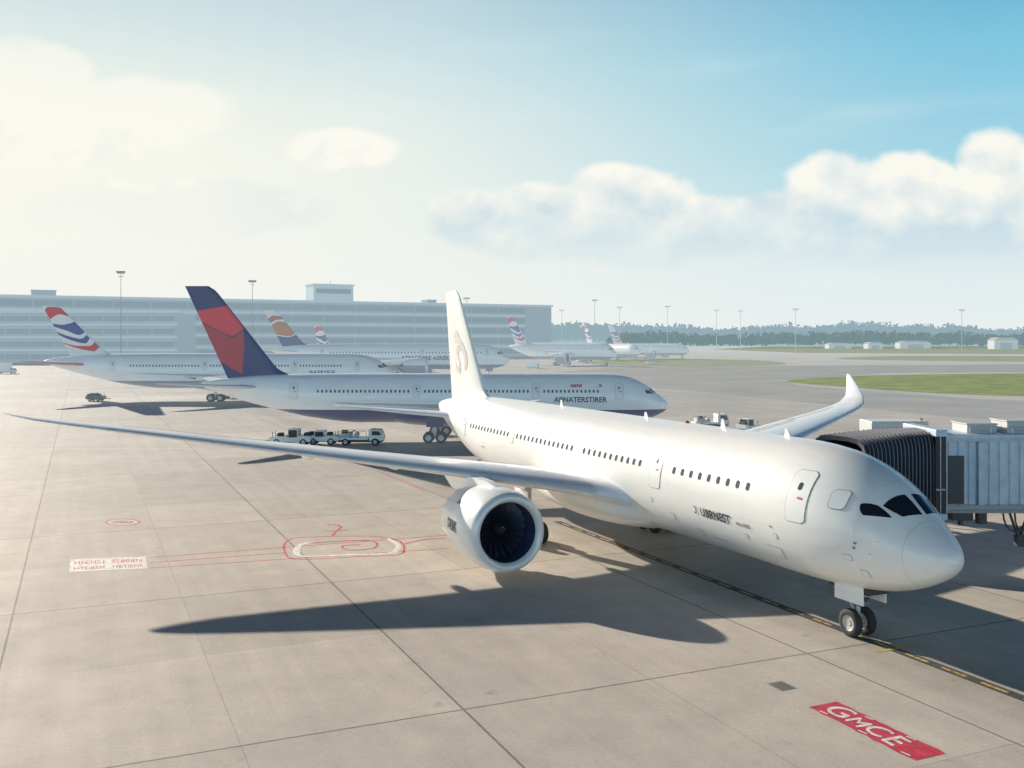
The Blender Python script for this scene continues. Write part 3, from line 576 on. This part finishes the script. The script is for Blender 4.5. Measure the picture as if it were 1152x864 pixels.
# ------------------------------------------------------------ vehicles
def truck(loc,rz,label,kind='box',L_=6.,Wd=2.3,Ht=2.9,col=(.8,.8,.78),haze=0.,group=None,name='service_truck'):
    t='_%02d'%int(haze*100); body=M_('vehicle_paint_%02d%02d'%(int(col[0]*99),int(col[2]*99))+t,col,.4,haze=haze,coat=.3,var=.05); dk=M_('vehicle_dark'+t,(.04,.04,.045),.6,haze=haze); gl=M_('vehicle_glass'+t,(.04,.05,.06),.15,haze=haze); ty=M_('vehicle_tyre'+t,(.03,.03,.03),.8,haze=haze); hb=M_('vehicle_hub'+t,(.5,.5,.5),.4,haze=haze)
    r=thing(name,label,'truck' if kind!='tug' else 'tow tractor',loc,rz,group); h=Wd/2; x1=L_/2; x0=-L_/2
    b=MB(); b.box(x0,x1-.1,-h*.85,h*.85,.42,.72); b.build('chassis',dk,r,False,bevel=.03)
    if kind=='tug':
        b=MB(); b.prism([(x0,.5),(x1,.5),(x1,1.0),(x1-.3,1.15),(.3,1.2),(.3,1.05),(-.9,1.05),(-.9,1.25),(x0,1.2)],-h,h); b.build('body',body,r,False,bevel=.05)
        b=MB(); b.prism([(-.9,1.1),(.35,1.1),(.15,Ht-.1),(-.85,Ht-.1)],-h*.8,h*.8); b.build('cab',gl,r,False,bevel=.03)
        b=MB(); b.box(-.95,.25,-h*.86,h*.86,Ht-.1,Ht); b.build('cab_roof',body,r,False,bevel=.03)
        for xx in (-.9,.2):
            for yy in (-1,1): b=MB(); b.box(xx-.04,xx+.04,yy*h*.83-.04,yy*h*.83+.04,1.1,Ht-.1); b.build('cab_post',body,r,False)
        b=MB(); b.box(x0+.2,x0+.9,-h*.6,h*.6,1.2,1.55); b.box(x1-1.5,x1-.9,-h*.5,h*.5,1.15,1.5); b.build('engine_cover',dk,r,False,bevel=.04)
        b=MB(); b.cyl((x1,0,.6),(x1+1.3,0,.5),.07,None,8); b.cyl((x1-.4,-h*.7,1.1),(x1-.4,-h*.7,1.7),.04,None,6); b.cyl((x1-.4,h*.7,1.1),(x1-.4,h*.7,1.7),.04,None,6); b.build('tow_hitch',dk,r)
    else:
        cx=x1-1.7; zc=min(2.1,Ht-.1) if kind!='catering' else 2.3
        b=MB(); b.prism([(cx,.6),(x1,.6),(x1,1.2),(x1-.35,zc),(cx,zc)],-h*.95,h*.95); b.build('cab',body,r,False,bevel=.06)
        b=MB(); b.add([(x1+.012,-h*.82,1.3),(x1+.012,h*.82,1.3),(x1-.33,h*.78,zc-.08),(x1-.33,-h*.78,zc-.08)],[(0,1,2,3)]); b.build('windscreen',gl,r,False)
        for sd in (-1,1):
            b=MB(); b.prism([(cx+.35,1.25),(x1-.2,1.25),(x1-.48,zc-.15),(cx+.35,zc-.15)],sd*h*.955-.01,sd*h*.955+.01); b.build('side_window',gl,r,False)
            b=MB(); b.box(x1-.02,x1+.04,sd*h*.7-.14,sd*h*.7+.14,.85,1.02); b.build('headlight',hb,r,False)
            b=MB(); b.box(cx+.3,cx+1.2,sd*(h*.955)-.012,sd*(h*.955)+.012,.7,.74); b.build('door_sill',dk,r,False)
        if kind=='box':
            b=MB(); b.box(x0,cx-.12,-h,h,.75,Ht); b.build('cargo_box',body,r,False,bevel=.04); b=MB(); b.box(x0-.03,x0,-h*.85,h*.85,.85,Ht-.2); b.build('rear_shutter',hb,r,False)
        if kind=='flat':
            b=MB(); b.box(x0,cx-.1,-h,h,.7,.95); b.build('flatbed',body,r,False,bevel=.03)
            b=MB(); b.box(x0+.3,x0+1.5,-h*.8,h*.8,.95,1.5); b.cyl((x0+2.1,-h*.6,1.25),(x0+2.1,h*.6,1.25),.28); b.build('pump_unit',hb,r,False,bevel=.03)
            b=MB(); b.box(x0+.5,x0+1.1,-h*.9,-h*.4,1.5,1.85); b.cyl((x0+.2,-h*.5,.95),(x0+1.9,h*.1,1.75),.06,None,6); b.build('equipment',dk,r,False)
            b=MB(); 
            for xx in (x0+.1,x0+1.4,cx-.3): 
                for sd in (-1,1): b.cyl((xx,sd*h*.95,.95),(xx,sd*h*.95,1.7),.03,None,6)
            for sd in (-1,1): b.cyl((x0+.1,sd*h*.95,1.7),(cx-.3,sd*h*.95,1.7),.03,None,6)
            b.build('hand_rail',hb,r,False)
        if kind=='catering':
            b=MB(); b.box(x0,cx+.5,-h,h,Ht-2.4,Ht); b.build('cargo_box',body,r,False,bevel=.05)
            b=MB(); b.box(cx+.5,x1+.1,-h*.9,h*.9,Ht-2.4,Ht-2.2); b.cyl((cx+.5,-h*.85,Ht-1.3),(x1,-h*.85,Ht-1.3),.04); b.build('front_platform',hb,r,False)
            b=MB()
            for sd in (-1,1): b.cyl((x0+.5,sd*.8,.8),(cx,sd*.8,Ht-2.4),.1,None,8); b.cyl((cx,sd*.9,.8),(x0+.5,sd*.9,Ht-2.4),.1,None,8)
            b.build('scissor_lift',hb,r,False)
        b=MB(); b.lathe((cx+.5,0,zc if kind!='catering' else Ht),(0,0,1),[(0,.12),(.12,.11),(.16,.02)],10); b.build('beacon',M_('amber_lens'+t,(.7,.3,.03),.3,haze=haze),r)
    for xx in (x0+.9,x1-.95):
        for sd in (-1,1):
            b=MB(); wheel(b,(xx,sd*(h-.12),.45),.45,.28,16); b.build('wheel',[ty,hb],r)
    return r
gv='service vehicles under the rear of the blue-tailed airliner'
truck((atx(328,117.5),117.5,0),PI,'white tow tractor left of the white equipment truck, below the blue and red tail','tug',5.0,2.2,2.0,group=gv,name='tow_tractor')
truck((atx(364,118.5),118.5,0),0,'low white tow tractor between the left tow tractor and the right service truck','tug',4.0,2.2,1.7,group=gv,name='tow_tractor')
truck((atx(407,118.),118.,0),0,'white flatbed service truck, rightmost of the vehicles below the blue and red tailed airliner','flat',5.4,2.2,2.0,group=gv)
truck((atx(7,372),372,0),0,'white box truck at the far left edge of the apron','box',7,2.6,4.0,haze=.25)
truck((atx(108,203),203,0),0,'small dark tractor beneath the tail of the left striped-tail airliner','tug',3.6,2,1.7,col=(.12,.12,.13),haze=.1,name='tow_tractor')
truck((atx(799,140),140,0),.1,'white flatbed service truck showing just above the foreground fuselage','flat',5.,2.3,2.6,haze=.05)
truck((atx(842,133),133,0),.6,'small tow tractor peeking over the fuselage right of the flatbed truck','tug',3.,1.8,2.0,haze=.05,name='tow_tractor')
truck((27.9,70.,0),.0,'tall white catering truck behind the jet bridge bellows','catering',5.2,2.5,6.9,col=(.55,.56,.57))
for i,(px,D,k,l) in enumerate(((600,440,'box','white box truck beside the distant airliner at the terminal end'),(655,560,'box','white van-like truck left of the farthest airliners'),(732,520,'tug','tiny tow tractor before the farthest airliner'),(520,520,'box','distant white truck partly behind the airliner nose before the terminal'))):
    truck((atx(px,D),D,0),.3*i,l,k,6,2.5,3.2,haze=.35,name='service_truck' if k!='tug' else 'tow_tractor')

# ------------------------------------------------------------ terminal
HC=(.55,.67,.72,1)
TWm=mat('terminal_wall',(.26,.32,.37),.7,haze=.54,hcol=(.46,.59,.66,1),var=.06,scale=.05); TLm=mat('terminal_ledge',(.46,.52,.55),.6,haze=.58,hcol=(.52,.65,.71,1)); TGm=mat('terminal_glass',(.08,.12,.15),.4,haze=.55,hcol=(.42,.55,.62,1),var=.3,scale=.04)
def block(label,loc,rz,Lx,Dp,Hh,fl,nb,dz,name='terminal_building',wh=.52):
    r=thing(name,label,'building',loc,rz); fh=Hh/fl
    b=MB(); b.box(0,Lx,.6,Dp,0,Hh-.6); b.build('wall',TWm,r,False)
    b=MB(); b.box(-1.5,Lx+1.5,-1.6,Dp+1,Hh-.6,Hh+1.0); rf=b.build('roof',TLm,r,False)
    for k in range(fl):
        if k: b=MB(); b.box(-.5,Lx+.5,-.9,.6,k*fh-.7,k*fh+.55); b.build('floor_ledge',TLm,r,False)
        for i in range(nb):
            w=Lx/nb; b=MB(); b.box(i*w+.4,(i+1)*w-.4,.45,.6,k*fh+fh*.25,k*fh+fh*(.25+wh)); b.build('window',TGm,r,False)
    for i in range(nb+1):
        b=MB(); x=min(max(i*Lx/nb,.6),Lx-.6); b.box(x-.3,x+.3,.1,.6,0,Hh-.6); b.build('column',TWm,r,False)
    return r,rf
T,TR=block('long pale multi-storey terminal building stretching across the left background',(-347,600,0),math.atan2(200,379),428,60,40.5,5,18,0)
def onroof(x0,x1,y0,y1,z0,z1,nm,m=TLm,par=None,lip=.3): b=MB(); b.box(x0,x1,y0,y1,z0,z1); b.box(x0-lip,x1+lip,y0-lip,y1+lip,z1,z1+.8); return b.build(nm,m,par or TR,False)
tl=lambda px:(lambda t:t*428)((( -347)-((px-CX)/F)*600)/(((px-CX)/F)*200-379))
xa,xb=tl(355),tl(400)
onroof(xa,xb,4,24,41.5,53.2,'penthouse',TLm,lip=.8)
b=MB(); b.box(xa+2,xb-2,3.8,3.98,47,50.5); b.build('penthouse_window',TGm,TR,False)
b=MB(); b.cyl(((xa+xb)/2,12,54),((xa+xb)/2,12,56.5),.2); b.build('antenna',TWm,TR,False)
for px0,px1,h_ in ((36,64,3.),(486,496,2.)): onroof(tl(px0),tl(px1),8,20,41.5,41.5+h_,'rooftop_unit',TWm)
b=MB(); b.box(404,427,-3,.4,0,39.5); b.build('stair_block',TWm,T,False)
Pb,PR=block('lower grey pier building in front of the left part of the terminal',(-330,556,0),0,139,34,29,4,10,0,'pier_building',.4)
for i,(px,D,w,h_,l) in enumerate(((945,1500,34,9,'small pale shed at the foot of the treeline, leftmost of the far sheds'),(1030,1520,48,12,'wide white hangar below the treeline, right of centre'),(1132,1400,34,17,'far white hangar with an orange roof near the right edge'),(985,1480,22,10,'small cream hangar below the treeline, second of the far sheds'))):
    r=thing('hangar',l,'building',(atx(px,D),D,0)); m=mat('shed_wall',(.55,.54,.52),.7,haze=.6,hcol=HC)
    b=MB(); b.box(-w/2,w/2,0,20,0,h_*.75); b.build('wall',m,r,False)
    b=MB(); b.prism([(-w/2-1,h_*.75),(w/2+1,h_*.75),(w*.3,h_),(-w*.3,h_)],-1,21); b.build('roof',mat('shed_roof',(.5,.3,.15) if i==2 else (.4,.42,.44),.6,haze=.5,hcol=HC),r,False)
    b=MB(); b.box(-w*.25,w*.25,-.3,-.02,0,h_*.55); b.build('door',mat('shed_door',(.25,.28,.3),.6,haze=.5,hcol=HC),r,False)

# ------------------------------------------------------------ lamp masts
def mast(px,D,ytop,label,hz):
    m=M_('mast_steel_%02d'%int(hz*100),(.22,.24,.25),.5,.2,haze=hz,hcol=(.55,.63,.65,1)); zt=H+(HY-ytop)*D/F
    r=thing('lamp_mast',label,'lamp mast',(atx(px,D),D,0),0,'tall lamp masts around the apron')
    k=D/F
    b=MB(); b.cyl((0,0,0),(0,0,zt),.28*k+.1,.14*k+.05,8); b.build('mast',m,r)
    b=MB(); b.box(-2.4*k-.6,2.4*k+.6,-.25,.25,zt-.3,zt+.1); b.box(-1.6*k-.4,1.6*k+.4,-.25,.25,zt-1.5,zt-1.3); b.build('cross_arm',m,r,False)
    for i in range(4):
        x=(-2.1*k-.4)+(4.2*k+.8)*i/3; b=MB(); b.box(x-.5,x+.5,-.7,.3,zt+.1,zt+.7); b.build('floodlight',m,r,False)
for px,D,yt,l,hz in ((136,380,307,'tallest lamp mast, rising over the terminal roof at the left',.25),(284,450,317,'lamp mast rising over the terminal roof between the two big tail fins',.3),(525,620,336,'lamp mast at the right part of the terminal roof above the middle airliner',.5),(669,800,338,'lamp mast just right of the terminal end, above the distant airliner',.5),(697,950,346,'thin lamp mast second to the right of the terminal end',.65),(751,900,345,'lamp mast above the farthest airliner nose',.6),(806,1100,349,'lamp mast left one of a close pair before the treeline',.72),(833,1150,350,'lamp mast right one of a close pair before the treeline',.72),(895,900,348,'lamp mast above the far grass strip at right centre',.6),(1082,850,349,'rightmost lamp mast above the grass near the right edge',.55),(632,1000,349,'faint lamp mast touching the terminal end',.72)):
    mast(px,D,yt,l,hz)

# ------------------------------------------------------------ far wood and ridge
def wood(name,D0,D1,px0,px1,n,zmin,zmax,m,nq,sz):
    b=MB(); vs=[];fs=[]
    for i in range(n):
        D=random.uniform(D0,D1); px=px0+(px1-px0)*(i+random.random())/n; x=atx(px,D); ht=random.uniform(zmin,zmax)*(1+.10*math.sin(px*.021)+.07*math.sin(px*.06)); rx=random.uniform(9,17); base=ht*.25
        for q in range(nq):
            a=random.uniform(0,2*PI); u=random.uniform(-1,1); rr=random.random()**.4
            cx=x+rx*rr*math.cos(a)*math.sqrt(1-u*u*.6); cy=D+rx*rr*math.sin(a); cz=base+(ht-base)*(.5+.5*u*rr)
            s=sz*random.uniform(.5,1.2); p=Vector((cx,cy,cz)); e1=Vector((random.gauss(0,1),random.gauss(0,1),random.gauss(0,1))).normalized()*s; e2=e1.cross(Vector((random.gauss(0,1),random.gauss(0,1),random.gauss(0,1)))).normalized()*s*.8
            o=len(vs); vs+=[p-e1-e2*.6,p+e1*.8-e2,p+e1+e2*.7,p-e1*.7+e2]; fs.append((o,o+1,o+2,o+3))
    b.add(vs,fs); o=b.build(name,m,None,False); o['kind']='stuff'; return o
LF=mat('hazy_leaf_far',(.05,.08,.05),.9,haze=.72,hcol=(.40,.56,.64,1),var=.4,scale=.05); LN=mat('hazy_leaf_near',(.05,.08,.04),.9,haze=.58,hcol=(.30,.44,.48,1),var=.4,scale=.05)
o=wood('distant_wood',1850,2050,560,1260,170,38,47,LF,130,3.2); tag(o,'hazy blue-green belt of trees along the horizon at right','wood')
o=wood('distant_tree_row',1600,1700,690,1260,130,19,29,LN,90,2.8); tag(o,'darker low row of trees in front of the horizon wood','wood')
b=MB(); vs=[]; n=120
for i in range(n+1):
    px=500+900*i/n; D=2100; vs.append((atx(px,D),D,0)); 
for i in range(n+1):
    px=500+900*i/n; D=2150; vs.append((atx(px,D),D,38+5*math.sin(i*.13)+3*math.sin(i*.41)+random.uniform(-1,1)))
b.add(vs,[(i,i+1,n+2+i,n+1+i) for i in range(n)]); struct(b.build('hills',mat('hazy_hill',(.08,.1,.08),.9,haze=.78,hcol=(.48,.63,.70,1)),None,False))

# ------------------------------------------------------------ world
sd_=Vector((-.662,.749,0))*math.cos(math.radians(19.2))+Vector((0,0,math.sin(math.radians(19.2))))
w=bpy.data.worlds.new('World'); SC.world=w; w.use_nodes=True; nt=w.node_tree; N=nt.nodes; L=nt.links
for q in list(N): N.remove(q)
out=N.new('ShaderNodeOutputWorld'); bg=N.new('ShaderNodeBackground'); L.new(bg.outputs[0],out.inputs[0])
def MM(op,a,b=None,c=None,cl=False):
    n=N.new('ShaderNodeMath'); n.operation=op; n.use_clamp=cl
    for i,q in enumerate((a,b,c)):
        if q is None: continue
        if isinstance(q,(int,float)): n.inputs[i].default_value=q
        else: L.new(q,n.inputs[i])
    return n.outputs[0]
def SS(x,a,b):
    n=N.new('ShaderNodeMapRange'); n.interpolation_type='SMOOTHSTEP'; L.new(x,n.inputs['Value']); n.inputs['From Min'].default_value=a; n.inputs['From Max'].default_value=b; return n.outputs['Result']
def MIX(f,a,b):
    n=N.new('ShaderNodeMix'); n.data_type='RGBA'
    for i,q in ((0,f),(6,a),(7,b)):
        if isinstance(q,(int,float)): n.inputs[i].default_value=q
        elif isinstance(q,tuple): n.inputs[i].default_value=(*q,1)
        else: L.new(q,n.inputs[i])
    return n.outputs[2]
tc=N.new('ShaderNodeTexCoord'); D_=tc.outputs['Generated']; sp=N.new('ShaderNodeSeparateXYZ'); L.new(D_,sp.inputs[0]); x_,y_,z_=sp.outputs
ym=MM('MAXIMUM',y_,.08); U=MM('DIVIDE',x_,ym); V=MM('DIVIDE',z_,ym)
cr=N.new('ShaderNodeValToRGB'); L.new(z_,cr.inputs[0]); e=cr.color_ramp.elements
e[0].position=0; e[0].color=(.70,.80,.84,1); e[1].position=1; e[1].color=(.02,.07,.24,1)
for p,c in ((.07,(.62,.77,.83)),(.15,(.40,.69,.80)),(.27,(.21,.56,.74)),(.325,(.14,.45,.66)),(.38,(.03,.13,.38))):
    q=e.new(p); q.color=(*c,1)
sky=N.new('ShaderNodeTexSky'); sky.sky_type='NISHITA'; sky.sun_disc=False; sky.sun_elevation=math.radians(19.2); sky.sun_rotation=math.radians(318.5); sky.dust_density=.3
sk=N.new('ShaderNodeVectorMath'); sk.operation='MULTIPLY'; L.new(sky.outputs[0],sk.inputs[0]); sk.inputs[1].default_value=(.009,.016,.034)
base=MIX(SS(z_,.36,.5),cr.outputs[0],sk.outputs[0])
dp=N.new('ShaderNodeVectorMath'); dp.operation='DOT_PRODUCT'; L.new(D_,dp.inputs[0]); dp.inputs[1].default_value=tuple(sd_)
G=MM('MULTIPLY',SS(dp.outputs['Value'],.40,1.01),MM('MULTIPLY',MM('SUBTRACT',1.,SS(z_,.33,.42)),MM('SUBTRACT',1.,MM('MULTIPLY',SS(z_,.16,.34),.42))))
base=MIX(MM('MULTIPLY',G,.98),base,(.97,.95,.84))
base=MIX(MM('MULTIPLY',MM('SUBTRACT',1.,SS(V,.0,.20)),.6),base,(.88,.91,.88))
base2=N.new('ShaderNodeVectorMath'); base2.operation='SCALE'; L.new(base,base2.inputs[0])
L.new(MM('MULTIPLY_ADD',MM('MULTIPLY',MM('SUBTRACT',1.,SS(y_,-.5,.15)),MM('SUBTRACT',1.,SS(z_,.18,.34))),1.1,1.),base2.inputs['Scale']); base=base2.outputs[0]  # low sky behind the camera brightened, added to light the aircraft sides
BL_=[(535,238,50,24),(565,255,80,26),(620,236,85,30),(705,224,78,38),(650,265,150,30),(775,256,85,36),(720,262,120,40),
 (890,245,75,32),(945,214,66,42),(1020,212,70,42),(985,250,160,44),(1120,188,48,42),(1155,222,90,60),(1080,252,140,40),(20,95,85,52),(150,125,110,38),(80,140,150,48),(382,168,60,24),(200,235,170,34)]
cur=None
for (px,py,rx,ry) in BL_:
    a=MM('MULTIPLY',MM('SUBTRACT',U,(px-CX)/F),F/rx); b_=MM('MULTIPLY',MM('SUBTRACT',V,(HY-py)/F),F/ry)
    q=MM('SUBTRACT',1.,MM('MULTIPLY_ADD',a,a,MM('MULTIPLY',b_,b_))); cur=q if cur is None else MM('MAXIMUM',cur,q)
cur=MM('MAXIMUM',cur,-1.5)
def cn(du,dv,dt):
    cb=N.new('ShaderNodeCombineXYZ'); L.new(MM('ADD',U,du),cb.inputs[0]); L.new(MM('MULTIPLY_ADD',V,1.2,dv*1.2),cb.inputs[1])
    no=N.new('ShaderNodeTexNoise'); no.inputs['Scale'].default_value=15.; no.inputs['Detail'].default_value=dt; no.inputs['Roughness'].default_value=.53; no.inputs['Distortion'].default_value=.15; L.new(cb.outputs[0],no.inputs['Vector']); return no.outputs['Fac']
n0=cn(0,0,9.); n1=cn(-.014,.024,5.)
d0=MM('ADD',MM('MULTIPLY',cur,1.15),MM('MULTIPLY',MM('SUBTRACT',n0,.5),1.9))
leftsoft=SS(U,-.36,-.05)
al=MM('MULTIPLY',SS(d0,-.40,.38),MM('MULTIPLY',SS(V,.045,.15),SS(y_,.1,.3)))
al=MM('MULTIPLY',al,MM('MULTIPLY_ADD',leftsoft,.32,.60))
sh=MM('ADD',MM('MULTIPLY',MM('SUBTRACT',n0,n1),2.2),MM('MULTIPLY_ADD',MM('SUBTRACT',V,.138),9.,.50),None,True)
cc_=MIX(MM('MAXIMUM',sh,MM('MULTIPLY',MM('SUBTRACT',1.,leftsoft),.72)),(.60,.73,.79),(1.0,.97,.88))
col=MIX(al,base,cc_)
mp=N.new('ShaderNodeMapping'); mp.inputs['Scale'].default_value=(3.,3.,14.); L.new(D_,mp.inputs[0]); n3=N.new('ShaderNodeTexNoise'); n3.inputs['Scale'].default_value=1.4; n3.inputs['Detail'].default_value=7; L.new(mp.outputs[0],n3.inputs['Vector'])
col=MIX(MM('MULTIPLY',MM('MULTIPLY',SS(n3.outputs['Fac'],.5,.8),SS(y_,.0,.3)),MM('MULTIPLY',.22,MM('SUBTRACT',1.,SS(z_,.3,.4)))),col,(.94,.95,.92))
L.new(col,bg.inputs['Color']); bg.inputs['Strength'].default_value=1.
sun=bpy.data.lights.new('sun','SUN'); sun.energy=7.4; sun.angle=math.radians(.6); sun.color=(1.,.90,.75); so=bpy.data.objects.new('sun',sun); C.objects.link(so); so.rotation_euler=(-sd_).to_track_quat('-Z','Y').to_euler()
cam=bpy.data.cameras.new('camera'); cam.lens=F/1152*36; cam.sensor_width=36; cam.shift_y=-(432-HY)/1152; cam.clip_end=20000; cam.clip_start=.5
co=bpy.data.objects.new('camera',cam); C.objects.link(co); co.location=(0,0,H); co.rotation_euler=(PI/2,0,0); SC.camera=co
SC.view_settings.view_transform='Standard'; SC.view_settings.look='None'; SC.view_settings.exposure=0
